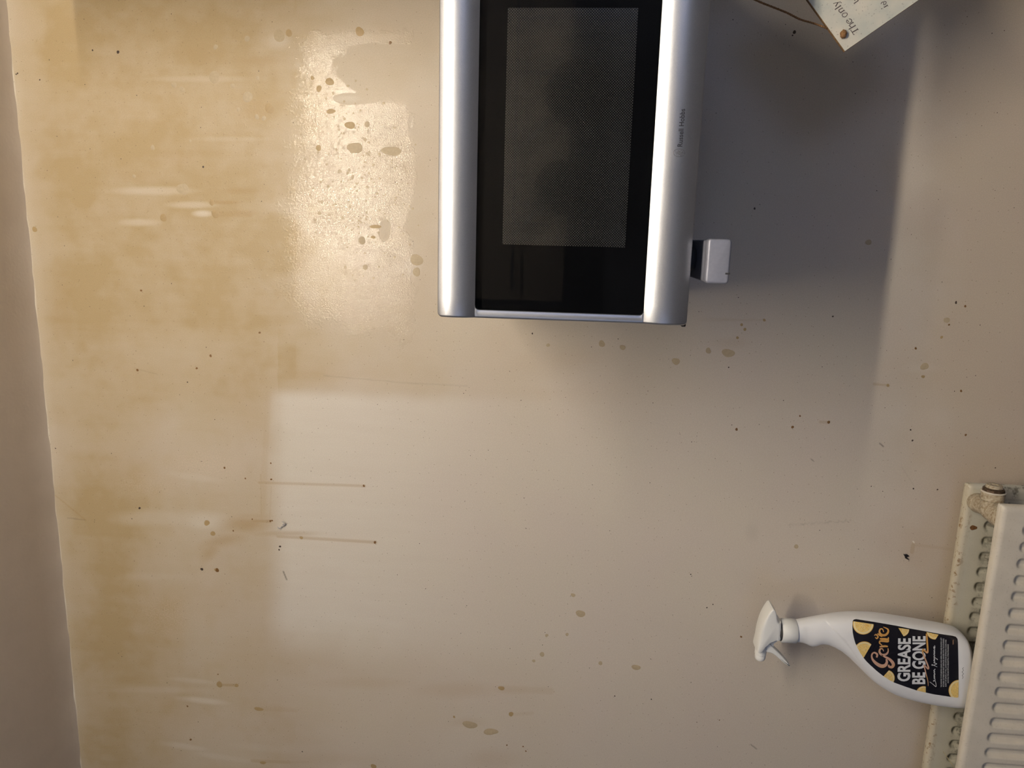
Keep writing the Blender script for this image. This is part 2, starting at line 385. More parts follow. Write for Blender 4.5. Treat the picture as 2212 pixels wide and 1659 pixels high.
for s_ in [(700,811,905,829,1.8,.16),(860,826,1010,833,1.8,.14),(612,1234,619,1251,2.2,.8),(1622,1608,1634,1617,2.0,.6),(1900,957,1908,964,2.2,.8),(1752,991,1758,996,1.6,.6),
           (145,1118,184,1123,1.6,.35),(1948,1008,1975,1050,1.4,.12),(290,795,340,808,1.6,.14),(90,1258,102,1231,2.5,.25)]:
    seg(*s_[:5], s_[5], dark)
for k in range(26):                                    # crackled scuffs below the clean patch and by the right of it
    x0 = 1705+k*5.2; seg(x0, 1135-k*.42+random.uniform(-3, 3), x0+3, 1134-k*.42+random.uniform(-3, 3), 2, random.uniform(.08, .3), dark)
dark = np.maximum(dark, .10*ell(1625, 1150, 22, 30, 0, .9))
powder = np.maximum(ell(440, 1005, 130, 50, .1, .8), .7*ell(330, 1045, 130, 40, 0, .9))
powder = np.maximum(powder, .8*ell(370, 1330, 120, 70, 0, .9)); powder = np.maximum(powder, .35*ell(520, 1560, 500, 120, 0, .9))
powder = np.maximum(powder, .5*ell(790, 120, 110, 60, 0, .9)); powder = np.maximum(powder, .55*ell(820, 200, 90, 60, .5, .9))
powder = np.maximum(powder, .6*ell(760, 700, 60, 60, 0, .9))
# --- wet, glossy film
nz1 = fbm(PX, PY, 26, 40)-.5
wetm = sstep(560, 700, PX+nz1*90)*(1-sstep(868, 905, PX+nz1*55-8*np.sin(PY/45)))*sstep(55, 80, PY+nz1*30)*(1-sstep(640, 745, PY+nz1*110+(700-PX)*.2))
dry = sstep(-6, 10, 22*((PX-745)/22)-(PY-88)+nz1*26)*0
dryA = (1-sstep(.8, 1.05, np.hypot((PX-835)/118, (PY-150)/62)+nz1*.5))           # dull island right of the top of the film
dryB = ell(758, 213, 50, 15, .05, .25); dryC = ell(832, 497, 16, 30, .1, .3)
dryD = sstep(0, 30, (PX-770)-(300-PY)*-.15+nz1*40)*(1-sstep(205, 235, PY+nz1*30))
wetm = wetm*(1-dryA)*(1-dryB)*(1-dryC)*(1-.9*dryD*(PY < 235)*(PY > 95))
wetm = np.maximum(wetm, .95*sstep(0, 14, 14-np.abs((PY-78)-(770-PX)*.06+nz1*16))*sstep(640, 700, PX)*(1-sstep(760, 775, PX)))
wetm = np.maximum(wetm, .8*(1-sstep(2.5, 6, np.abs(PY-(68+(PX-785)*.42)+nz1*3)))*(PX > 785)*(PX < 838))
wetm = np.clip(wetm, 0, 1)*(.62+.5*sstep(.3, .6, fbm(PX, PY, 120, 60)))
wetm = np.maximum(wetm, .22*sstep(120, 200, PX)*(1-sstep(560, 720, PX))*(1-sstep(560, 800, PY)))

vs = np.zeros((nx*nz, 3), np.float32)
vs[:, 0] = X.ravel(); vs[:, 2] = Z.ravel()
idx = np.arange(nx*nz).reshape(nz, nx)
q = np.stack([idx[:-1, :-1], idx[:-1, 1:], idx[1:, 1:], idx[1:, :-1]], -1).reshape(-1, 4).astype(np.int32)
me = bpy.data.meshes.new('wall_back'); me.vertices.add(nx*nz); me.vertices.foreach_set('co', vs.ravel())
me.loops.add(q.size); me.loops.foreach_set('vertex_index', q.ravel())
me.polygons.add(len(q)); me.polygons.foreach_set('loop_start', np.arange(0, q.size, 4, dtype=np.int32))
me.update(calc_edges=True)
for nme, ch in (('stain_light_a', (gr, wetm, pale)), ('stain_shade_b', (brown, powder, dark))):
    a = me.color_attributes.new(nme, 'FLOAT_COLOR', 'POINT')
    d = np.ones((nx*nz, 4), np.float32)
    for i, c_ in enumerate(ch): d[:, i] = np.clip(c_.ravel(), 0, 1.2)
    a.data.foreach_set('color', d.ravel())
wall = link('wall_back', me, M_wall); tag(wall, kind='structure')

# dried drops: low domes standing on the paint
def drop_mat(name, col, tran, rough=.3):
    m = bpy.data.materials.new(name); m.use_nodes = True; nt = m.node_tree; b = nt.nodes['Principled BSDF']
    co = objco(nt); f = noise(nt, 350, 3, co)
    nt.links.new(mixc(nt, rng(nt, f, .3, .7), col, tuple(x*.9 for x in col)), b.inputs['Base Color']); b.inputs['Roughness'].default_value = rough
    t = N(nt, 'ShaderNodeBsdfTransparent'); x = N(nt, 'ShaderNodeMixShader'); x.inputs[0].default_value = tran
    nt.links.new(b.outputs[0], x.inputs[1]); nt.links.new(t.outputs[0], x.inputs[2]); nt.links.new(x.outputs[0], nt.nodes['Material Output'].inputs[0])
    return m
M_drop = drop_mat('dried_amber_grease', (.41, .29, .14), 0.0, .5); M_faint = drop_mat('dried_clear_grease', (.47, .375, .245), 0.0, .55)
M_spot = drop_mat('dark_grime', (.05, .03, .02), 0.0, .6); M_deep = drop_mat('dried_brown_grease', (.20, .10, .03), 0.0, .35)
def domes(name, items, mat):
    mb = MB()
    for it in items:
        px, py, r = it[:3]; asp = it[3] if len(it) > 3 else 1.0
        c = at(px, py, 0); k = .0007*r; n = 14
        ph = random.uniform(0, 6); wv = random.uniform(.05, .13)
        vsd = [(c[0], -.0002-k*.05, c[2])]; fsd = []
        for j, (rr, hh) in enumerate(((.5, .045), (.85, .02), (1.0, 0.0))):
            for i in range(n):
                a = 2*math.pi*i/n; q_ = rr*k*(1+wv*math.sin(2*a+ph)+wv*.6*math.sin(3*a+2*ph))
                vsd.append((c[0]+q_*math.cos(a), -.00015-k*hh, c[2]+q_*math.sin(a)*asp))
        for i in range(n): fsd.append((0, 1+i, 1+(i+1) % n))
        for j in range(2):
            for i in range(n): fsd.append((1+j*n+i, 1+(j+1)*n+i, 1+(j+1)*n+(i+1) % n, 1+j*n+(i+1) % n))
        mb.add(vsd, fsd)
    o = mb.build(name, mat, wall, smooth=True); tag(o, kind='stuff'); return o
domes('amber_grease_drops', [(777,68,9),(624,71,7),(582,234,10),(712,176,7,1.4),(689,191,6),(675,168,4),(715,240,5,1.9),(756,270,8,1.3),(688,319,6),(458,437,6),(466,462,9),(353,470,8),
    (474,1478,8),(511,1480,5),(559,1531,5,2.4),(568,1647,4,2.2),(807,1655,7),(447,1129,7),(460,1152,6),(651,1161,4),(1083,1486,6,1.2),(1104,1542,6),(981,1548,3),(75,495,6),
    (1602,701,3),(1609,711,3.2),(1593,729,3),(1918,832,3.2),(1651,691,3),(811,489,4,3.2),(806,512,3,2),(465,1230,3),(1994,813,3.5),(2034,728,3)], M_drop)
domes('clear_grease_drops', [(603,77,12),(463,166,12),(376,183,6),(394,193,6),(535,209,11),(534,83,6),(466,101,5),(503,185,5),(557,168,4),(555,252,5),(570,255,5),(793,268,6),(767,319,12,1.3),
    (846,326,10,2.0),(395,408,13),(782,519,8),(789,577,6),(900,561,12,1.2),(900,587,9),(1254,1325,9,1.2),(1238,1285,5),(1374,1441,7,1.5),(1171,1413,6),(1297,1432,5),(1997,791,8),(2045,691,6),
    (1184,745,4),(1300,742,7),(1345,750,6),(1876,523,6),(330,318,5),(411,304,3),(290,380,4),(515,236,4),(690,460,4),(740,470,3),(1460,780,8),(1530,757,6),(1573,762,9,1.5),(1225,1370,4),(1720,1180,5),
    (1015,1565,10,1.8),(1060,1580,9,2),(1181,1372,4),(1153,1427,4)], M_faint)
matte = []
while len(matte) < 210:
    px, py = random.gauss(775, 62), random.gauss(370, 135)
    if 620 < px < 905 and 165 < py < 610: matte.append((px, py, random.choice((1.4, 1.7, 2.0, 2.4, 3.0))*random.uniform(.8, 1.15)))
domes('small_matte_drops', matte, M_faint)
domes('brown_grease_spots', [(843,92,3.2),(469,1231,5),(584,1125,2.6),(786,1049,2.8),(810,1171,3.2),(412,1597,3),(485,1010,2.6),(504,1146,2),(545,1121,1.8),(471,1456,1.8),(588,1124,2),
    (1790,911.5,3.2),(1712,922,3),(1591,927,3),(1728,898,2),(2076,844,2.5),(2086,939,2.4),(1095,1609,2),(1130,1612,2),(1136,1622,2),(1554,1555,1.5),(405,1525,2.4),(2050,701,2),(2085,661,2.4),
    (561,718,2.5),(297,799,3),(425,795,2.6),(455,768,3),(305,627,2.5),(1978,752,2.5),(1601,1375,2.5),(585,1000,2),(586,1035,2.4),(530,1033,2)], M_deep)
sp_items = [(436,1229,3.6),(605,1180,2.6),(603,1187,2),(301.6,1097,2.8),(439,360,2.2),(255,112,3.2),(1150,720,1.8),(2065,653,3,.7),(1630,450,2.2),(1716,69,3.6,.8),(1712,76,1.5),(1973,1055,1.7),(2025,1057,1.7),
            (1595,642,1),(1574,793,1.5),(1799,683,1.8),(1967,928,1.8),(1971,951,2),(120,968,1.5),(285,1120,1.2),(38,158,1.8),(86,172,1.6),(200,108,1.8),(35,160,1.5),(1527,1312,1.6),(1540,1305,1.5),
            (1492,1240,1.5),(1494,1244,1),(1407,1510,1.6),(1328,1503,1.6),(653-0,1623,1.6),(2150,1010,1.4),(1882,1050,1.2),(15,905,2),(100,1085,2.2),(35,1050,2.2),(405,825,1.5)]
for k in range(330):
    px, py = random.uniform(60, 2200), random.uniform(5, 1655)
    if px < 25+py*.1: continue
    sp_items.append((px, py, random.uniform(.45, 1.05)))
domes('dark_wall_specks', sp_items, M_spot)

def plane(name, a, b_, c_, d_, mat):
    return tag(mesh(name, [a, b_, c_, d_], [(0, 1, 2, 3)], mat, fix=False), kind='structure')
YB = -2.9
plane('floor', (XL, 0, 0), (XR, 0, 0), (XR, YB, 0), (XL, YB, 0), M_floor)
# ceiling, a little uneven where it meets the wall
cx = np.linspace(XL, XR, 240); vs_, fs_ = [], []
for i, x in enumerate(cx):
    w_ = .0007*math.sin(x*37)+.0006*math.sin(x*91+1)+.0004*math.sin(x*233)
    vs_ += [(x, .001, ZCE-.0035+w_), (x, -.012, ZCE-.001+w_*.5), (x, -.05, ZCE), (x, YB, ZCE)]
for i in range(len(cx)-1):
    for j in range(3): fs_.append((4*i+j, 4*i+j+1, 4*i+4+j+1, 4*i+4+j))
tag(mesh('ceiling', vs_, fs_, M_ceil, fix=False, smooth=True), kind='structure')
plane('wall_left', (XL, 0, 0), (XL, YB, 0), (XL, YB, ZCE), (XL, 0, ZCE), M_room)
plane('wall_right', (XR, 0, 0), (XR, YB, 0), (XR, YB, ZCE), (XR, 0, ZCE), M_room)
# wall behind the camera with the window opening
wx0, wx1, wz0, wz1 = 1.00, 1.72, .93, 1.97
mb = MB()
for (a0, a1, b0, b1) in ((XL, XR, 0, wz0), (XL, XR, wz1, ZCE), (XL, -1.61, wz0, wz1), (-.89, wx0, wz0, wz1), (wx1, XR, wz0, wz1)):
    mb.add([(a0, YB, b0), (a1, YB, b0), (a1, YB, b1), (a0, YB, b1)], [(0, 1, 2, 3)])
tag(mb.build('wall_front', M_room), kind='structure')
M_frame = simple('window_frame_paint', (.7, .7, .7), .4)
for nme, w0, w1 in (('window_1', wx0, wx1), ('added_window', -1.61, -.89)):  # left window frame is made up to go with the added fill
    mb = MB()
    for (a0, a1, b0, b1) in ((w0, w1, wz0, wz0+.04), (w0, w1, wz1-.04, wz1), (w0, w0+.04, wz0, wz1), (w1-.04, w1, wz0, wz1)):
        mb.box((a0, YB-.06, b0), (a1, YB-.01, b1), .004)
    tag(mb.build(nme, M_frame), kind='structure')

# ------------------------------------------------------------------ ceiling tube light (above and behind the camera)
LY, LZ, LX0, LX1 = -1.285, 2.20, -.24, .84
lamp = empty('ceiling_tube_light', ((LX0+LX1)/2, LY, LZ)); tag(lamp, 'fluorescent tube light fixed along the ceiling in front of the stained wall', 'ceiling light')
M_hous = simple('lamp_housing', (.7, .7, .68), .4)
MB().box((LX0-.03, LY-.03, 2.245), (LX1+.03, LY+.03, ZCE-.0005), .004).build('housing', M_hous, lamp)
for x in (LX0-.012, LX1+.012): MB().box((x-.012, LY-.012, LZ-.018), (x+.012, LY+.012, 2.247), .002).build('lamp_holder', M_hous, lamp)
M_tube = bpy.data.materials.new('glowing_tube'); M_tube.use_nodes = True; nt = M_tube.node_tree; nt.nodes.clear()
o_ = N(nt, 'ShaderNodeOutputMaterial'); e_ = N(nt, 'ShaderNodeEmission'); e_.inputs[0].default_value = (1.0, .895, .73, 1); e_.inputs[1].default_value = TUBE_STRENGTH
nt.links.new(e_.outputs[0], o_.inputs[0])
MB().lathe((LX0, LY, LZ), (LX1, LY, LZ), [(0, .013), (1, .013)], 16).build('tube', M_tube, lamp, smooth=True)

# wall cupboard and fridge to the right, out of the frame; their shadows soften the right edge of the wall
M_cup = simple('cupboard_paint', (.52, .46, .38), .5, 0, .05, 5)
cup = empty('wall_cupboard', (.64, -.15, 1.62)); tag(cup, 'beige wall cupboard high on the stained wall, to the right above the microwave', 'cupboard')
MB().box((.34, -.282, 1.62), (.94, -.001, 2.205), .002).build('cupboard_body', M_cup, cup)
for x0, hx in ((.342, .60), (.642, .68)):
    d = MB().box((x0, -.300, 1.622), (x0+.296, -.283, 2.203), .003).build('cupboard_door', M_cup, cup)
    MB().tube([(hx, -.300, 1.66), (hx, -.325, 1.665), (hx, -.325, 1.775), (hx, -.300, 1.78)], .005).build('door_handle', M_bracket, d)
M_fridge = simple('fridge_enamel', (.62, .61, .58), .4)
fg = empty('fridge', (.72, -.17, 0)); tag(fg, 'tall pale fridge standing on the floor below the wall cupboard, right of the microwave', 'fridge')
MB().box((.43, -.27, .02), (1.01, -.015, 1.58), .008).build('fridge_body', M_fridge, fg, smooth=True, sharp=40)
MB().box((.432, -.310, .06), (1.008, -.272, 1.578), .010).build('fridge_door', M_fridge, fg, smooth=True, sharp=40)
for x in (.48, .96): MB().lathe((x, -.15, 0), (x, -.15, .021), [(0, .02), (1, .02)], 16).build('fridge_foot', M_rubber, fg)

# cupboards on the opposite wall, seen only as dim reflections in the microwave door
kc = empty('kitchen_wall_unit', (.45, YB+.16, 1.5)); tag(kc, 'beige kitchen wall unit on the wall opposite the microwave, mirrored dimly in its door', 'cupboard')
MB().box((-.25, YB+.001, 1.50), (.985, YB+.30, 2.15), .003).build('cupboard_body', M_cup, kc)
for (x0, x1, hx) in ((-.248, .088, .05), (.092, .36, .13), (.364, .645, .61), (.649, .983, .80)):
    d = MB().box((x0, YB+.301, 1.502), (x1, YB+.32, 2.148), .003).build('cupboard_door', M_cup, kc)
    MB().tube([(hx, YB+.32, 1.57), (hx, YB+.35, 1.575), (hx, YB+.35, 1.69), (hx, YB+.32, 1.695)], .007).build('door_handle', M_bracket, d)

# added pot rail and two pans, standing in for dim shapes mirrored in the door
def mir(px, py, y):                     # point at depth y met by the line of sight after the door glass has turned it back
    h = at(px, py, -.36); d = h-CAM; d[1] *= -1; t = (y-h[1])/d[1]; return h+t*d
YR = -2.50
rl = empty('stand_in_rail', (.45, YR, 1.70)); tag(rl, 'stand-in thin steel pot rail opposite the microwave, mirrored dimly in its door', 'rail')
MB().tube([(-.2, YR, 1.70), (.95, YR, 1.70)], .006).build('rail_bar', M_bracket, rl, smooth=True)
for x in (-.18, .93): MB().tube([(x, YR, 1.70), (x, YB+.322, 1.70)], .005).build('rail_arm', M_bracket, rl, smooth=True)
M_pan = simple('black_pan_iron', (.012, .012, .013), .35)
M_steel = simple('brushed_steel', (.6, .6, .62), .28, .95)
for (px, py, rad_, hx, hy, lb) in ((1252, 205, .125, 1215, 330, 'larger of two stand-in black frying pans on the pot rail mirrored in the microwave door'), (1212, 405, .100, 1190, 510, 'smaller of two stand-in black frying pans on the pot rail mirrored in the microwave door')):
    c = mir(px, py, YR-.01); e = mir(hx, hy, YR); hd = Vector((e[0]-c[0], 0, 1.70-c[2])); L_ = hd.length; hd.normalize()
    fp_ = empty('pan_stand_in', c); tag(fp_, lb, 'frying pan', 'stand-in pans on the pot rail')
    MB().lathe((c[0], c[1]-.02, c[2]), (c[0], c[1]+.018, c[2]), [(0, rad_*.93), (.2, rad_*.97), (1, rad_), (1, rad_*.97), (.3, rad_*.9)], 48).build('pan_body', M_pan, fp_, smooth=True, sharp=40)
    a_ = Vector(c)+hd*(rad_-.004)+Vector((0, .010, 0)); b_ = Vector(c)+hd*(L_-.004)+Vector((0, .012, 0))
    MB().tube([a_, a_.lerp(b_, .3)+Vector((0, .012, 0)), b_], [.010, .011, .008], 12).build('pan_handle', M_steel, fp_, smooth=True)

# ------------------------------------------------------------------ microwave
MX0, MZ0, MZ1, GY = -.083, 1.3375, 1.591, -.360
GX0, GZ0, GZ1, DX1 = -.0742, 1.3805, 1.5530, .262
mw = empty('microwave_oven', (.14, -.18, MZ0)); tag(mw, 'silver microwave oven with a black glass door, resting on a wall bracket', 'microwave')
MB().box((-.078, -.338, 1.341), (.368, -.02, 1.588), .004).build('casing', M_casing, mw, smooth=True, sharp=40)
TA = (-32., 27.); BA = (31., -30.)
def bandy(z):
    n = 24
    if z >= GZ1:
        L = MZ1-GZ1; y = GY; k = int(n*(z-GZ1)/L+.5); 
        for i in range(k):
            s = (i+.5)/n; y += math.tan(R(TA[0]+(TA[1]-TA[0])*s))*L/n
        return y
    L = GZ0-MZ0; y = GY; k = int(n*(GZ0-z)/L+.5)
    for i in range(k):
        s = (i+.5)/n; y -= math.tan(R(BA[0]+(BA[1]-BA[0])*s))*L/n
    return y
mb = MB()
def band(z0, z1, outer, rc):            # swept band with a rounded outer corner and rolled left edge
    n = 24; rows = []
    ro = .003
    for i in range(n+1):
        z = z0+(z1-z0)*i/n; rows.append((z, bandy(z)))
    ext = []                            # roll the outer long edge back towards the wall
    zo, yo = rows[-1] if outer > 0 else rows[0]
    for k in range(1, 6):
        t = R(90)*k/5; ext.append((zo+outer*.0012*math.sin(t), yo+.004*(1-math.cos(t))))
    ext.append((ext[-1][0], -.336))
    rows = rows+ext if outer > 0 else ext[::-1]+rows
    zend = rows[-1][0] if outer > 0 else rows[0][0]
    cols = None; vs, m = [], 0
    for z, y in rows:
        dz = abs(zend-z); xs0 = MX0+(rc-math.sqrt(max(0, rc*rc-(rc-dz)**2)) if dz < rc else 0)
        prof = [(xs0, -.336), (xs0, y+.0035)]
        for k in range(1, 7):
            t = R(90)*k/6; prof.append((xs0+.0025*(1-math.cos(t)), y+.0035*(1-math.sin(t))))
        prof += [(xs0+.02, y), (.10, y), (DX1, y), (DX1, -.336)]
        prof = [(p[0], min(p[1], -.336)) for p in prof]
        m = len(prof); vs += [(p[0], p[1], z) for p in prof]
    mb.add(vs, [(i*m+j, i*m+j+1, (i+1)*m+j+1, (i+1)*m+j) for i in range(len(rows)-1) for j in range(m-1)])
band(GZ1, MZ1, 1, .005); band(MZ0, GZ0, -1, .004)
# left stile between the bands with small fillets at the glass corners
vs, n = [], 60; r_ = .0042
for i in range(n+1):
    t = i/n; z = GZ0+(GZ1-GZ0)*(.5-.5*math.cos(math.pi*t))
    dz = min(z-GZ0, GZ1-z); xe = GX0+(r_-math.sqrt(max(0, r_*r_-(r_-dz)**2)) if dz < r_ else 0)
    y = GY-.0006
    row = [(MX0, -.336), (MX0, y+.0035)]+[(MX0+.0025*(1-math.cos(R(15*k))), y+.0035*(1-math.sin(R(15*k)))) for k in range(1, 7)]+[(xe-.0006, y), (xe, y+.0006), (xe, -.352)]
    m = len(row); vs += [(p[0], p[1], z) for p in row]
mb.add(vs, [(i*m+j, i*m+j+1, (i+1)*m+j+1, (i+1)*m+j) for i in range(n) for j in range(m-1)])
frame = mb.build('door_frame', M_silver, mw, smooth=True, sharp=50)
frame['label'] = 'silver painted door frame'
# inner lip steps of the bands
MB().box((-.0765, -.3515, GZ0-.002), (DX1-.001, -.346, GZ1+.002)).build('door_inner_panel', M_black, mw)
def rrect(x0, z0, x1, z1, r, n=6):
    o = []
    for cx_, cz_, a0 in ((x1-r, z1-r, 0), (x0+r, z1-r, 90), (x0+r, z0+r, 180), (x1-r, z0+r, 270)):
        for k in range(n+1):
            t = R(a0+90*k/n); o.append((cx_+r*math.cos(t), cz_+r*math.sin(t)))
    return o
gp = MB().slab(rrect(GX0+.0001, GZ0+.0001, .252, GZ1-.0001, .0042), GY+.0004, -.3560, .0003, 2).build('door_glass', M_glass, mw)
gp['label'] = 'smoked black door glass'
mesh('perforated_screen', [(-.0073, -.3518, 1.4022), (.2172, -.3518, 1.4022), (.2172, -.3518, 1.5268), (-.0073, -.3518, 1.5268)], [(0, 1, 2, 3)], M_screen, mw, fix=False)
MB().box((.264, -.358, MZ0+.001), (.370, -.337, MZ1-.001), .004).build('control_panel', M_silver, mw, smooth=True, sharp=40)
dial = MB().lathe((.317, -.358, 1.42), (.317, -.375, 1.42), [(0, .02), (.8, .019), (1, .016)], 32).build('dial', M_silver, mw, smooth=True, sharp=40)
MB().lathe((.317, -.358, 1.52), (.317, -.375, 1.52), [(0, .02), (.8, .019), (1, .016)], 32).build('dial', M_silver, mw, smooth=True, sharp=40)
for (x, y) in ((-.018, -.30), (.30, -.30), (-.018, -.06), (.30, -.06)):
    MB().lathe((x, y, 1.3412), (x, y, 1.3240), [(0, .013), (.8, .013), (1, .011)], 24).build('foot', M_rubber, mw, smooth=True, sharp=40)
MB().box((-.0853, -.352, 1.3362), (-.070, -.338, 1.3408), .001).build('hinge_cover', M_black, mw)
# print on the lower band: the maker's name and its oval emblem
def on_band(px, py):
    y = -.3665
    for _ in range(4):
        p = at(px, py, y); y = bandy(min(max(p[2], MZ0), GZ0))-.00025
    return at(px, py, y)
tv, tf = text2d('Russell Hobbs', .014, 0, 1.02)
p0 = (1473.6, 316.4); p1 = (1479.8, 234.8)
vv = [on_band(p0[0]+(p1[0]-p0[0])*u-10.9*v, p0[1]+(p1[1]-p0[1])*u) for u, v in tv]
mesh('maker_name', vv, tf, M_ink, frame, fix=False)
ec = (1467.1, 329.6); Z8 = lambda x, y: (1440+x/36.87, 300+y/36.87)
ring = [(ec[0]+12.2*math.cos(R(a)), ec[1]+8.4*math.sin(R(a)), 1.0) for a in range(0, 361, 15)]
em = [ring]
for L in ([(700,1085),(780,1080),(870,1010),(950,985),(1060,1020),(1150,1110),(1120,1150),(1000,1190),(870,1130),(860,1100),(960,1060),(1060,1080)],
          [(870,870),(960,940),(1050,990),(1130,930),(1220,890)], [(1150,1120),(1240,1040),(1280,950)], [(1190,1060),(1290,1070),(1320,1180)],
          [(880,1150),(1000,1200),(1110,1250),(1140,1350),(1080,1400)], [(1210,1160),(1220,1270)], [(740,1190),(830,1180)], [(710,1000),(760,940)]):
    em.append([(*Z8(*p), .95) for p in L])
v_, f_ = strokes(em, on_band, 4); mesh('emblem', v_, f_, M_inkgrey, frame, fix=False)

# ------------------------------------------------------------------ bracket under the microwave
br = empty('wall_bracket', (-.018, -.18, 1.297)); tag(br, 'silver grey metal bracket arm with a rounded end cap, holding up the microwave', 'bracket')
MB().box((-.0385, -.358, 1.2985), (.0025, -.004, 1.3238), .002).build('bracket_arm', M_bracket, br, smooth=True, sharp=40)
pr = []
for (px, py) in ((1523.5, 611.5), (1575, 613.5), (1579.5, 517), (1529.5, 515)): p = at(px, py, -.372); pr.append(p)
x0, x1 = pr[0][0], pr[3][0]; z0, z1 = (pr[1][2]+pr[2][2])/2, (pr[0][2]+pr[3][2])/2
MB().slab(rrect(x0, z0, x1, z1, .0035), -.3735, -.355, .0022, 4).build('end_cap', M_bracket, br, smooth=True, sharp=60)
MB().box((-.030, -.372, z0-.0002), (-.0285, -.3745, z0+.004)).build('cap_pin', M_rubber, br)
MB().box((-.040, -.004, 1.297), (.004, -.0004, 1.50), .001).build('wall_plate', M_bracket, br)

# ------------------------------------------------------------------ radiator
RX1, RTOP, RBOT, PITCH = -.331, .876, .42, .0238
rad = empty('radiator', (-.70, -.085, RBOT)); tag(rad, 'cream double panel radiator with pressed vertical flutes, rusty along its rear top edge', 'radiator')
def panel(name, yf, yb, xc, depth, mat):
    X0 = -1.10
    xs = np.concatenate([[X0], np.arange(X0+.002, RX1-.0075, .0014), RX1-.0075+.0075*np.sin(np.linspace(0, math.pi/2, 7))])
    zsx = np.concatenate([[RBOT], np.arange(RBOT+.02, .80, .04), np.arange(.80, RTOP-.007, .0016), RTOP-.007+.007*np.sin(np.linspace(0, math.pi/2, 7))])
    XX, ZZ = np.meshgrid(xs, zsx)
    u = ((XX-xc)/PITCH+.5) % 1-.5
    zt = .8400; w_ = .36
    e = np.sqrt((u/w_)**2+(np.maximum(0, ZZ-zt)/.0065)**2)
    rec = depth*(1-sstep(.25, 1.0, e))
    rec[XX > RX1-.020] = 0
    lob = .0002*np.sin(XX*9)
    edge = .006*(1-np.sqrt(np.clip(1-((ZZ-(RTOP-.007))/.007).clip(0, 1)**2, 0, 1)))+.006*(1-np.sqrt(np.clip(1-((XX-(RX1-.0075))/.0075).clip(0, 1)**2, 0, 1)))
    YY = yf+rec+np.minimum(edge, .0065)+lob
    m, n = XX.shape; mb = MB()
    F_ = [(XX[i, j], YY[i, j], ZZ[i, j]+.0006*math.sin(XX[i, j]*23)*(ZZ[i, j] > .86)) for i in range(m) for j in range(n)]
    mb.add(F_, [(i*n+j, i*n+j+1, (i+1)*n+j+1, (i+1)*n+j) for i in range(m-1) for j in range(n-1)])
    mb.box((X0, yf+.0065, RBOT), (RX1-.0004, yb, RTOP-.0004), .0015)
    return mb.build(name, mat, rad, smooth=True, sharp=60)
fp = panel('front_panel', -.1375, -.1245, -.5300, .0062, M_radf)
rp = panel('rear_panel', -.0500, -.0370, -.4160, .0062, M_radb); rp['label'] = 'worn rear panel with rust along its top edge'
mb = MB(); xs_ = np.arange(-1.05, RX1-.045, .009); vs = []
for k, x in enumerate(xs_):
    y = -.056 if k % 2 else -.118; vs += [(x, y, .812), (x, y, .55)]
mb.add(vs, [(2*i, 2*i+1, 2*i+3, 2*i+2) for i in range(len(xs_)-1)])
fo = mb.build('convector_fins', M_fin, rad)
MB().box((-1.05, -.1240, .838), (RX1-.06, -.098, .8462), .001).build('top_rail', M_radf, rad)
# vent fitting joining the panels at the right end
yv = -.088; cz = at(2143, 1080, yv)[2]
a0 = np.array([-.350, yv, cz]); a1 = at(2143.5, 1046, yv); a1[2] = cz
vt = MB().lathe(a0, a1, [(0, .0135), (.28, .0140), (.30, .0128), (.34, .0145), (.66, .0146)], 40).build('vent_fitting', M_brass, rad, smooth=True, sharp=35)
vt['label'] = 'stained brass vent fitting between the panels'
MB().lathe(a0+(a1-a0)*.655, a0+(a1-a0)*.72, [(0, .0152), (.5, .0158), (1, .0152)], 40).build('sealing_ring', M_radf, vt, smooth=True)
MB().lathe(a0+(a1-a0)*.715, a0+(a1-a0)*.87, [(0, .0142), (.6, .0140), (1, .0120)], 10).build('hexagonal_nut', M_nut, vt)
MB().lathe(a0+(a1-a0)*.86, a1, [(0, .0108), (.9, .0100), (1, .0095), (1.0, .0052), (.55, .0050)], 32).build('bleed_plug', M_brass, vt, smooth=True, sharp=35)
mb = MB(); e0 = Vector((-.366, -.088, cz+.001))
mb.tube([Vector((-.352, yv, cz)), Vector((-.355, -.104, cz-.001)), Vector((-.357, -.128, cz-.002))], [.0135, .0150, .0145], 24)
mb.tube([Vector((-.353, yv, cz)), Vector((-.355, -.072, cz+.000)), Vector((-.356, -.050, cz+.000))], [.0125, .0125, .0130], 24)
bm = bmesh.new(); bmesh.ops.create_uvsphere(bm, u_segments=28, v_segments=18, radius=.0150)
for v in bm.verts: v.co = v.co+Vector((-.353, -.092, cz))
bm.verts.index_update(); mb.add([v.co[:] for v in bm.verts], [[v.index for v in f.verts] for f in bm.faces]); bm.free()
bm = bmesh.new(); bmesh.ops.create_uvsphere(bm, u_segments=28, v_segments=18, radius=.0138)
for v in bm.verts: v.co = Vector((v.co.x, v.co.y*.6, v.co.z))+Vector((-.356, -.058, cz+.000))
bm.verts.index_update(); mb.add([v.co[:] for v in bm.verts], [[v.index for v in f.verts] for f in bm.faces]); bm.free()
mb.build('pipe_elbow', M_brass, vt, smooth=True, sharp=60)
# rust blister on the rear panel
p = at(2103, 1139.5, -.0504)
mb = MB(); vs = [(p[0], p[1]-.0006, p[2])]+[(p[0]+.0035*math.cos(R(a))*(1+.2*math.sin(R(a*3))), p[1], p[2]+.0052*math.sin(R(a))) for a in range(0, 360, 20)]
mb.add(vs, [(0, 1+i, 1+(i+1) % 18) for i in range(18)]); mb.build('rust_blister', M_white_tape, rp)

# a dry bristle lying over the gap of the radiator
st = MB().tube([at(2037, 1623, -.056), at(2045, 1634, -.066), at(2054, 1647, -.080), at(2066, 1664, -.100)], [.0003, .0005, .0005, .0004], 6).build('dry_stalk', M_straw)
tag(st, 'thin dry straw stalk lying across the gap between the radiator panels', 'stalk')

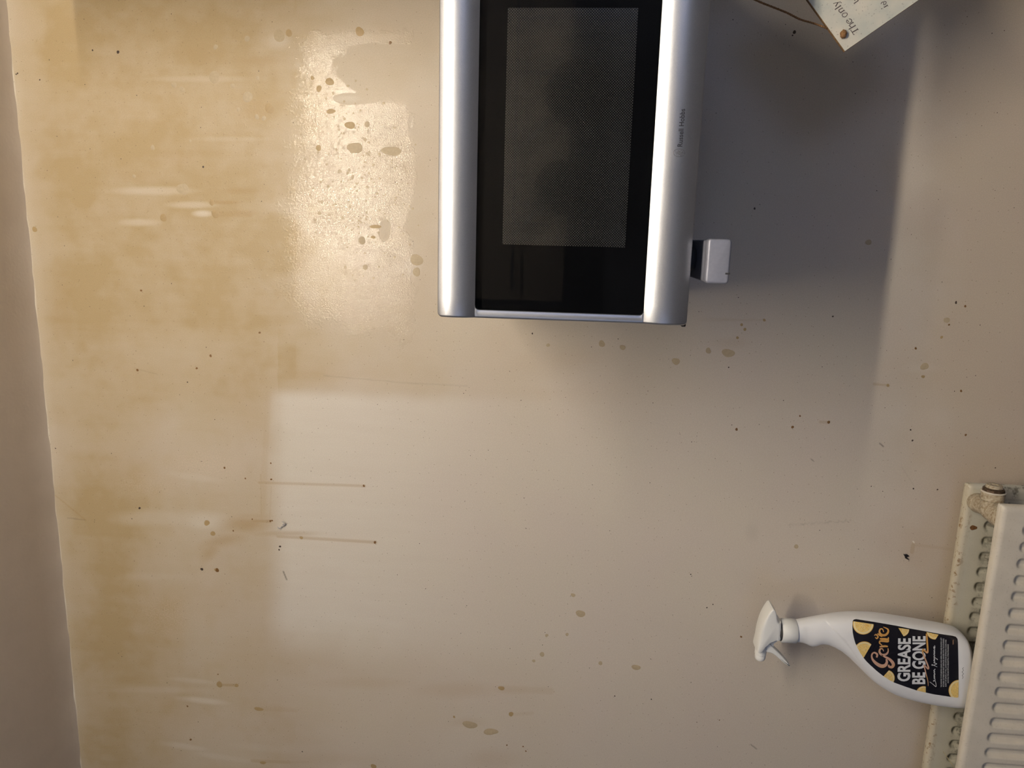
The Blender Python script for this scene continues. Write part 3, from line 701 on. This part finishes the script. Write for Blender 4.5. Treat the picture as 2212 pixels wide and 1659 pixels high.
# ------------------------------------------------------------------ spray bottle
YC = -.0865
def z3(x, y): return (1600+x/2.518, 1000+y/2.518)
UP = [z3(*p) for p in [(300,857),(340,850),(390,840),(440,833),(480,828),(520,823),(560,821),(600,820),(650,822),(700,825),(750,829),(800,835),(850,843),(900,851),(950,859),(1000,868),(1050,876),(1100,885),(1150,897),(1180,907),(1200,920),(1214,940),(1224,965),(1232,1000),(1236,1060)]]
LO = [z3(*p) for p in [(300,967),(330,970),(350,977),(365,985),(385,991),(405,988),(425,980),(445,977),(470,980),(500,991),(540,1012),(580,1043),(620,1082),(660,1122),(700,1160),(740,1190),(780,1215),(820,1236),(860,1251),(900,1263),(950,1276),(1000,1286),(1050,1295),(1100,1301),(1150,1307),(1185,1308),(1205,1303),(1220,1288),(1230,1262),(1236,1200),(1237,1130)]]
upx = np.array([p[0] for p in UP]); upy = np.array([p[1] for p in UP]); lox = np.array([p[0] for p in LO]); loy = np.array([p[1] for p in LO])
THX = np.array([1719, 1740, 1775, 1810, 1850, 1900, 2060, 2078, 2086, 2089.5, 2091.2]); THV = np.array([.0165, .0165, .0185, .0215, .0245, .0265, .0275, .0260, .0220, .0160, .0040])
def edges(px): return np.interp(px, upx, upy), np.interp(px, lox, loy)
CRX = np.array([1778, 1800, 1825, 1845, 1868, 1900, 1945, 2000, 2060]); CRY = np.array([1331, 1352, 1380, 1410, 1445, 1478, 1508, 1528, 1540]); CRD = .0024
def crease(px, py):
    if px < 1776: return CRD
    return CRD*float(sstep(-.5, 2.0, py-np.interp(px, CRX, CRY)))
def fronty(px, py):
    a, b_ = edges(px); t = np.interp(px, THX, THV)
    n_ = np.interp(px, [1719, 1790, 1880], [2.0, 2.2, 3.4])
    u = max(-1, min(1, (py-(a+b_)/2)/((b_-a)/2)))
    return YC-t*(max(0, 1-abs(u)**n_))**(1/n_)+crease(px, py)*(1-abs(u)**4)
bot = empty('spray_bottle', at(2088, 1450, YC)); tag(bot, 'white trigger spray bottle of lemon grease remover standing between the radiator panels', 'bottle')
sl = list(np.arange(1719, 2076, 2.0))+[2078, 2080, 2082, 2084, 2086, 2087.5, 2089, 2090, 2090.8, 2091.3]
n = 120; vs = []
for px in sl:
    a, b_ = edges(px); mid = (a+b_)/2; hw = (b_-a)/2; t = np.interp(px, THX, THV); n_ = np.interp(px, [1719, 1790, 1880], [2.0, 2.2, 3.4])
    for k in range(n):
        th = 2*math.pi*k/n; cu, su = math.cos(th), math.sin(th)
        u = math.copysign(abs(cu)**(2/n_), cu); v = math.copysign(abs(su)**(2/n_), su)
        py = mid+hw*u; P = at(px, py, YC)
        vs.append((P[0], YC-t*v+(crease(px, py)*(1-abs(u)**4) if v > 0 else 0), P[2]))
m = len(sl)
fs = [(i*n+k, i*n+(k+1) % n, (i+1)*n+(k+1) % n, (i+1)*n+k) for i in range(m-1) for k in range(n)]+[tuple(range(n)), tuple(range((m-1)*n, m*n))]
body = mesh('bottle_body', vs, fs, M_plastic, bot, smooth=True); auto_sharp(body, 60)
def _front_grid(x0, x1, y0, y1):        # depth of the bottle's front face for lines of sight through a pixel grid
    gx, gy = np.meshgrid(np.arange(x0, x1+1.), np.arange(y0, y1+1.))
    d = [W[0][i]*(gx-1106)/F-W[1][i]*(gy-829)/F+W[2][i] for i in range(3)]
    def g(y):
        t = (y+D)/d[1]; qx, qy = proj(CAM[0]+t*d[0], YC, CAM[2]+t*d[2])
        a = np.interp(qx, upx, upy); b_ = np.interp(qx, lox, loy); t_ = np.interp(qx, THX, THV); n_ = np.interp(qx, [1719, 1790, 1880], [2.0, 2.2, 3.4])
        u = np.clip((qy-(a+b_)/2)/((b_-a)/2), -1, 1)
        yc = np.interp(qx, CRX, CRY); cr = np.where(qx < 1776, CRD, CRD*sstep(-.5, 2.0, qy-yc))
        return YC-t_*np.maximum(0, 1-np.abs(u)**n_)**(1/n_)+cr*(1-np.abs(u)**4)
    Y = np.full(gx.shape, YC); done = np.zeros(gx.shape, bool); prev = np.full(gx.shape, YC-.03)
    for y in np.linspace(YC-.03, YC, 121):
        hit = (~done) & (y >= g(y)); Y[hit] = y-.000125; done |= hit
    return Y
def on_bottle(px, py, lift=.0004):
    fx = min(max(px-GX0_, 0), GRID.shape[1]-1.001); fy = min(max(py-GY0_, 0), GRID.shape[0]-1.001)
    i, j = int(fy), int(fx); a, b_ = fy-i, fx-j
    y = (GRID[i, j]*(1-b_)+GRID[i, j+1]*b_)*(1-a)+(GRID[i+1, j]*(1-b_)+GRID[i+1, j+1]*b_)*a
    return at(px, py, y-lift)
GX0_, GY0_ = 1820, 1310
GRID = _front_grid(1820, 2100, 1310, 1530)
# collar and head axis
c0 = at(1685.5, 1361.0, YC); c1 = at(1718.5, 1362.2, YC)
rc = .5*np.linalg.norm(at(1700, 1336.5, YC)-at(1700, 1383.5, YC))
MB().lathe(c0, c1, [(0, rc*.93), (.04, rc*.99), (.5, rc), (.96, rc*1.01), (1, rc*.95)], 96, -.0005).build('collar', M_headpl, bot, smooth=True)
MB().lathe(at(1679, 1360.6, YC), c1, [(0, rc*.86), (1, rc*.86)], 40).build('neck_insert', M_rubber, bot, smooth=True)
def z5(x, y): return (1620+x/8.508, 1290+y/8.508)
def outl(P, y): return [tuple(at(*z5(*p), y)[[0, 2]]) for p in P]
head = [(383,128),(415,145),(437,180),(455,230),(466,290),(478,340),(500,375),(525,392),(552,398),(549,545),(545,692),(500,694),(450,706),(400,722),(350,742),(300,778),(250,822),(215,870),(185,912),(160,930),(120,925),(86,905),(90,840),(100,775),(112,700),(124,620),(142,540),(162,475),(187,405),(215,340),(245,285),(275,235),(310,190),(345,150)]
# shroud as stacked rounded layers, widest in the middle
mb = MB(); S = np.array(catmull([(*p, 0) for p in head+[head[0]]], 3))[:-1, :2]
cen = np.array([330., 560.]); lay = []
for k in range(13):
    th = -math.pi/2+math.pi*k/12; s = .60+.40*math.cos(th)**.55 if abs(th) < math.pi/2-1e-6 else .60
    lay.append((s, YC+.0155*math.sin(th)))
vs = []
for s, y in lay:
    for p in S:
        q_ = np.array([p[0], p[1]])
        axis_x = np.interp(q_[1], [128, 400, 700, 930], [400, 350, 330, 130]); axis_y = q_[1]
        c_ = np.array([axis_x, 128+(930-128)*(.04+.92*(axis_y-128)/(930-128))])
        r = c_+(q_-c_)*s; P = at(*z5(*r), YC); vs.append((P[0], y, P[2]))
n = len(S); m = len(lay)
mb.add(vs, [(i*n+k, i*n+(k+1) % n, (i+1)*n+(k+1) % n, (i+1)*n+k) for i in range(m-1) for k in range(n)]+[tuple(range(n)), tuple(range((m-1)*n, m*n))])
mb.build('sprayer_head', M_headpl, bot, smooth=True, sharp=50)
nz0 = at(*z5(205, 880), YC); nz1_ = at(*z5(182, 1138), YC)
k_ = 1/8.508*.00064
MB().lathe(nz0, nz1_, [(0, 112*k_), (.58, 110*k_), (.62, 98*k_), (.70, 104*k_), (.90, 98*k_), (.97, 86*k_), (1, 76*k_)], 24).build('nozzle', M_headpl, bot, smooth=True, sharp=40)
trg = [(300,800),(345,812),(380,850),(430,900),(500,965),(570,1035),(640,1115),(690,1175),(718,1222),(700,1224),(640,1188),(560,1128),(500,1072),(440,1020),(385,985),(335,970),(290,965),(270,930),(280,850)]
MB().slab(outl(trg, YC), YC-.0075, YC+.0075, .0018, 3).build('trigger', M_headpl, bot, smooth=True, sharp=40)
stm = [(345,770),(430,735),(520,700),(500,770),(420,830),(425,880),(380,860)]
MB().slab(outl(stm, YC), YC-.005, YC+.005, .001, 2).build('pump_stem', M_headpl, bot)

# label and its print
def z4(x, y): return (1800+x/6.9125, 1300+y/6.9125)
LB = [(290,285),(305,262),(340,254),(600,295),(950,355),(1130,393),(1400,440),(1580,474),(1785,504),(1830,518),(1855,550),(1862,600),(1870,1000),(1872,1180),(1868,1420),(1850,1428),(1750,1416),(1500,1378),(1250,1322),(1090,1268),(915,1205),(830,1160),(750,1108),(650,1030),(560,948),(500,890),(450,830),(400,755),(360,680),(330,615),(305,530),(290,450),(285,370)]
def clip(poly, a, b_):                  # keep the part left of a->b (y down frame handled by sign of the clipper)
    out = []
    f = lambda p: (b_[0]-a[0])*(p[1]-a[1])-(b_[1]-a[1])*(p[0]-a[0])
    for i in range(len(poly)):
        p, q_ = poly[i], poly[(i+1) % len(poly)]; fp_, fq = f(p), f(q_)
        if fp_ >= 0: out.append(p)
        if fp_*fq < 0: t = fp_/(fp_-fq); out.append((p[0]+(q_[0]-p[0])*t, p[1]+(q_[1]-p[1])*t))
    return out
def poly_on(name, poly, mat, parent, lift, step=16.):
    # fill a polygon of the label frame and lay it on the bottle
    P = [Vector(p) for p in poly]; L = len(P); pts = []; 
    for i in range(L):
        a, b_ = P[i], P[(i+1) % L]; k = max(1, int((b_-a).length/step))
        pts += [a+(b_-a)*(j/k) for j in range(k)]
    nb = len(pts); ed = [(i, (i+1) % nb) for i in range(nb)]
    xs = [p.x for p in pts]; ys = [p.y for p in pts]
    def inside(x, y):
        c = False
        for i in range(nb):
            a, b_ = pts[i], pts[i-1]
            if (a.y > y) != (b_.y > y) and x < (b_.x-a.x)*(y-a.y)/(b_.y-a.y)+a.x: c = not c
        return c
    x = min(xs)+step*.5
    while x < max(xs):
        y = min(ys)+step*.5
        while y < max(ys):
            if inside(x, y) and min((Vector((x, y))-p).length for p in pts[:nb]) > step*.4: pts.append(Vector((x, y)))
            y += step
        x += step
    r = geometry.delaunay_2d_cdt(pts, ed, [list(range(nb))], 1, 1e-4)
    vs = [on_bottle(*z4(v.x, v.y), lift) for v in r[0]]
    return mesh(name, vs, [tuple(f) for f in r[2]], mat, parent, smooth=True, fix=False)
lab = poly_on('label', LB, M_label, body, .0004); lab['label'] = 'black label with lemon slices and gold and white lettering'
area_s = sum(LB[i][0]*LB[(i+1) % len(LB)][1]-LB[(i+1) % len(LB)][0]*LB[i][1] for i in range(len(LB)))
CLB = LB if area_s > 0 else LB[::-1]
def lemon(cx, cy, r, cut=None):
    o = None
    for q_, (rr, mat, nme) in enumerate(((1, M_rind, 'lemon_slice'), (.93, M_pith, 'lemon_pith'), (.80, M_flesh, 'lemon_flesh'))):
        P = [(cx+r*rr*math.cos(R(a)), cy+r*rr*math.sin(R(a))) for a in range(0, 360, 10)]
        for i in range(len(CLB)): P = clip(P, CLB[i], CLB[(i+1) % len(CLB)]) if P else P
        if cut and P: P = clip(P, *cut)
        if len(P) > 2:
            x = poly_on(nme, P, mat, lab if o is None else lab, .0007+.00012*q_, 16.); o = o or x
    # segment walls
    L = []
    for a in range(0, 360, 36):
        e = (cx+r*.78*math.cos(R(a)), cy+r*.78*math.sin(R(a)))
        pts = [(cx+(e[0]-cx)*t, cy+(e[1]-cy)*t) for t in (.05, .35, .65, 1)]
        ok = all(all((CLB[(i+1) % len(CLB)][0]-CLB[i][0])*(p[1]-CLB[i][1])-(CLB[(i+1) % len(CLB)][1]-CLB[i][1])*(p[0]-CLB[i][0]) >= 0 for i in range(len(CLB))) for p in pts)
        if cut: ok = ok and all((cut[1][0]-cut[0][0])*(p[1]-cut[0][1])-(cut[1][1]-cut[0][1])*(p[0]-cut[0][0]) >= 0 for p in pts)
        if ok: L.append([(*z4(*p), .55) for p in pts])
    if L:
        v_, f_ = strokes(L, lambda a, b_: on_bottle(a, b_, .0011), 2); mesh('lemon_segment_lines', v_, f_, M_pith, lab, fix=False)
lemon(448, 328, 157)
lemon(462, 738, 150, ((575, 625), (450, 840)))
lemon(1030, 410, 104, ((1050, 512), (950, 352)))
lemon(1520, 430, 130, ((1583, 470), (1525, 562)))
lemon(795, 1135, 122, ((750, 1108), (832, 1018)))
lemon(1350, 1372, 116, ((1381, 1200), (1381, 1400)))
lemon(1880, 1320, 158)
def label_text(name, body_, x_base, y0, y1, cap, mat, off=0., shear=0., x_end=None, space=1.):
    tv, tf = text2d(body_, off, shear, space); x_end = x_base if x_end is None else x_end
    vv = [on_bottle(*z4(x_base+(x_end-x_base)*u-cap*v, y0+(y1-y0)*u), .0012) for u, v in tv]
    return mesh(name, vv, tf, mat, lab, fix=False)
label_text('product_lettering', 'GREASE', 1140, 1185, 540, 186, M_white, .032, 0, 1150)
label_text('product_lettering', 'BE GONE', 1365, 1226, 508, 192, M_white, .032, 0, 1372)
for i, (s, xb, y0, y1) in enumerate((('THE ANSWER TO STUBBORN GREASE AND GRIME, OVEN AND ENAMELS, LEFT', 1622, 1272, 532), ('KITCHEN. SUITABLE FOR MOST SURFACES, INFUSED WITH THE STUNNING', 1656, 1266, 545),
                                  ('SCENT OF LEMON. IT WILL LEAVE SURFACES SPARKLING CLEAN AND', 1690, 1264, 562), ('ALSO FILLS THE AIR WITH A DELIGHTFUL CITRUS FRAGRANCE', 1724, 1212, 630))):
    label_text('small_print', s, xb, y0, y1, 21, M_inkw if False else M_white, .0)
label_text('volume_print', '750ML', 1798, 635, 562, 16, M_gold, .0)
fm = lambda a, b_: on_bottle(a, b_, .0013)
def st4(P, wds):
    return [(*z4(*p), w_/6.9125) for p, w_ in zip(P, np.interp(np.linspace(0, 1, len(P)), np.linspace(0, 1, len(wds)), wds))]
GEN = [st4([(648,828),(655,782),(612,755),(576,785),(584,850),(640,915),(715,955),(775,945),(800,895),(790,850)], [26,30,20,28,48,56,40,22]),
       st4([(700,780),(765,815),(830,848),(880,895),(898,940),(872,972),(832,962),(826,935)], [12,30,44,46,34,20]),
       st4([(752,735),(735,700),(702,702),(690,745),(725,788),(785,782),(818,742),(818,690)], [12,16,26,34,34,24,14]),
       st4([(692,668),(760,660),(816,664)], [20,30,22]), st4([(735,655),(692,612),(705,582),(765,585),(818,588),(822,560)], [12,22,30,30,16]),
       st4([(694,548),(760,552),(816,556),(824,525)], [20,30,28,12]), st4([(612,500),(640,485),(668,520),(650,545),(625,525)], [12,24,20,12]), st4([(660,470),(700,500),(730,520)], [18,22,10]),
       st4([(752,448),(735,405),(702,405),(690,450),(725,492),(782,490),(818,450),(812,405),(745,372)], [12,16,26,34,34,26,10])]
v_, f_ = strokes(GEN, fm); mesh('brand_lettering', v_, f_, M_gold, lab, fix=False)
SW = [st4([(1393,472),(1403,600),(1410,720),(1402,755),(1368,730),(1340,708),(1338,760),(1385,880),(1422,975),(1412,996),(1372,955),(1356,950),(1385,1070),(1412,1180),(1418,1255)], [26,26,24,22,22,20,14,6])]
v_, f_ = strokes(SW, fm); mesh('gold_underline', v_, f_, M_gold, lab, fix=False)
SCR = [st4([(1440,1192),(1485,1225),(1533,1264),(1532,1215),(1520,1180),(1500,1168),(1496,1184),(1518,1172),(1518,1150),(1500,1142),(1519,1134),(1500,1120),(1519,1112),(1500,1098),(1519,1086),(1510,1068),(1498,1080),(1518,1062),(1500,1046),(1518,1036),(1499,1022),(1519,1008),(1516,998)], [7]),
       st4([(1552,968),(1510,950),(1476,932),(1478,946),(1545,925),(1520,912)], [7]),
       st4([(1520,915),(1500,905),(1519,894),(1500,876),(1518,868),(1500,862),(1519,850),(1500,838),(1515,832),(1548,848),(1556,862),(1522,830),(1500,815),(1519,803),(1500,786),(1518,778),(1500,770),(1519,758),(1500,746),(1519,738),(1500,724),(1519,712),(1500,696),(1517,690),(1518,676),(1500,668),(1503,682),(1519,664),(1512,648)], [7])]
v_, f_ = strokes(SCR, fm, 5); mesh('script_lettering', v_, f_, M_white, lab, fix=False)
MK = [st4([(1925,1145),(1940,1120),(1925,1095),(1945,1070),(1922,1045),(1945,1020),(1930,995),(1948,978)], [6])]
v_, f_ = strokes(MK, lambda a, b_: on_bottle(a, b_, .0004)); mesh('base_mark', v_, f_, M_inkgrey, body, fix=False)

# ------------------------------------------------------------------ hanging plaque
YP = -.205; TH = .0045
P0 = at(1825, 111, YP); Pa = at(1745, 0, YP); ua = (Pa-P0)/np.linalg.norm(Pa-P0); ub = np.array([-ua[2], 0, ua[0]])
Pb = at(1985, 0, YP)
if np.dot(Pb-P0, ub) < 0: ub = -ub
ubr = (Pb-P0)/np.linalg.norm(Pb-P0)
pq = empty('hanging_plaque', P0+ua*.1+ub*.1); tag(pq, 'off-white lettered plaque hanging askew from twine at the top right', 'plaque')
q4 = [P0, P0+ua*.16, P0+ua*.16+ubr*.142, P0+ubr*.142]
MB().slab([(p[0], p[2]) for p in q4], YP+.0005, YP+TH, .0003, 1).build('board', M_mdf, pq)
q5 = [P0+ua*.0004+ubr*.0004, P0+ua*.1596+ubr*.0004, P0+ua*.1596+ubr*.1416, P0+ua*.0004+ubr*.1416]
mesh('painted_face', [(p[0], YP, p[2]) for p in q5], [(0, 1, 2, 3)], M_plaque, pq, fix=False)
kp = at(1822, 73, YP-.002)
bm = bmesh.new(); bmesh.ops.create_icosphere(bm, subdivisions=3, radius=1)
for v in bm.verts: v.co = Vector((kp[0]+v.co.x*.0046*(1+.12*math.sin(9*v.co.z)), kp[1]+v.co.y*.0038, kp[2]+v.co.z*.0036*(1+.1*math.sin(7*v.co.x))))
bm.verts.index_update(); mb = MB(); mb.add([v.co[:] for v in bm.verts], [[v.index for v in f.verts] for f in bm.faces]); bm.free()
mb.build('twine_knot', M_twine, pq, smooth=True)
tw = [(1822,73,YP+.004),(1812,70,YP+.009),(1798,66,YP+.006),(1780,58,YP+.000),(1755,49,-.207),(1728,41,-.213),(1700,27,-.222),(1670,15,-.236),(1640,3,-.250),(1600,-16,-.268),(1540,-46,-.290),(1524,-54,-.294)]
tp = [Vector(at(*p)) for p in tw]; tp = [Vector(c_) for c_ in catmull([p[:] for p in tp], 12)]
mb = MB()
for ph in (0, math.pi):
    pts = []; d_ = 0
    for i, p in enumerate(tp):
        if i: d_ += (p-tp[i-1]).length
        a = ph+d_*1100; pts.append(p+Vector((0, math.cos(a), math.sin(a)))*.0008)
    mb.tube(pts, .00085, 7)
mb.build('twine', M_twine, pq, smooth=True)
fq = lambda a, b_: at(a, b_, YP-.0002)
def zt(x, y): return (1795+x/20.74, y/20.74)
def tS(P, w_): return [(*zt(*p[:2]), w_/20.74) for p in P]
TX = [tS([(1195,1300),(950,1440)], 44), tS([(1165,1242),(1235,1335)], 20), tS([(875,1330),(945,1430),(1015,1545)], 28), tS([(875,1330),(905,1325)], 24), tS([(1010,1548),(1060,1530)], 26),
      tS([(1095,1130),(800,1300)], 40), tS([(1070,1085),(1115,1150)], 16), tS([(795,1285),(820,1325)], 18), tS([(905,1195),(845,1160),(838,1110),(880,1065),(1000,990)], 34), tS([(975,965),(1025,1025)], 16),
      tS([(805,970),(720,890),(700,960),(745,1020),(825,1030),(900,990),(930,920),(905,860),(850,838),(800,845)], 30), tS([(805,970),(735,895)], 16),
      tS([(620,572),(700,572),(735,620),(710,680),(650,740),(580,750),(520,710),(505,650),(550,590),(620,572)], 30),
      tS([(590,450),(440,555)], 40), tS([(570,420),(640,500)], 16), tS([(430,545),(455,590)], 18), tS([(450,560),(370,510),(355,460),(400,410),(510,345)], 34), tS([(490,320),(545,375)], 16),
      tS([(440,240),(190,410)], 40), tS([(415,210),(465,270)], 16), tS([(170,405),(205,440)], 18),
      tS([(215,275),(310,100)], 40), tS([(115,150),(230,115),(310,100),(400,75),(460,100),(470,130)], 24), tS([(190,240),(225,300)], 16), tS([(105,130),(130,165)], 16),
      tS([(1230,10),(1045,140)], 38), tS([(1020,130),(1060,175)], 18), tS([(1230,10),(1180,-60),(1120,-60),(1060,0),(1090,30)], 28)]
def zu(x, y): return (1740+x/8.508, y/8.508)
def tU(P, w_): return [(*zu(*p[:2]), w_/8.508) for p in P]
TX += [tU([(1505,95),(1445,130)], 17), tU([(1495,78),(1520,112)], 8), tU([(1436,118),(1450,138)], 8), tU([(1398,150),(1399,164)], 16),
       tU([(1385,70),(1400,45),(1430,30),(1440,50),(1435,75),(1450,85),(1475,65),(1480,30),(1440,20)], 12)]
M_bink = simple('brown_ink', (.06, .04, .04), .6)
for TT in (TX[:-8], TX[-8:-5], TX[-5:-2], TX[-2:]):
    v_, f_ = strokes(TT, fq, 5); mesh('lettering', v_, f_, M_bink, pq, fix=False)

# ------------------------------------------------------------------ small hook and flake on the wall
hk = MB().tube([at(609, 1126, -.004), at(613, 1129, -.006), at(614.5, 1133, -.005), at(612, 1136, -.0035), at(608, 1136.5, -.003), at(606.5, 1139, -.0035), at(604, 1141, -.005), at(601, 1140, -.006), at(600, 1137.5, -.006)],
               [.0006]+[.00085]*7+[.0006], 8)
hk.lathe(at(612, 1133, 0.0), at(612, 1133, -.005), [(0, .0018), (1, .0012)], 10)
tag(hk.build('wall_hook', M_hook, None, smooth=True), 'tiny pale curled hook screwed into the wall at the edge of the clean patch', 'hook')
fz = lambda x, y: (1940+x/18.43, 1160+y/18.43)
fl = [(205,665),(270,685),(320,670),(380,690),(430,735),(445,765),(390,760),(350,790),(345,815),(400,850),(440,875),(420,890),(350,870),(280,830),(265,770),(235,715)]
f1 = MB().slab([tuple(at(*fz(*p), -.001)[[0, 2]]) for p in fl], -.0022, -.0002, .0003, 1).build('flake', M_flake)
tag(f1, 'small black curled flake stuck to the wall above the radiator', 'flake')
cp = [(560,150),(620,140),(650,180),(660,235),(630,245),(590,200)]
MB().slab([tuple(at(*fz(*p), -.0006)[[0, 2]]) for p in cp], -.001, -.0001, .0002, 1).build('bare_plaster_chip', M_chip, wall)
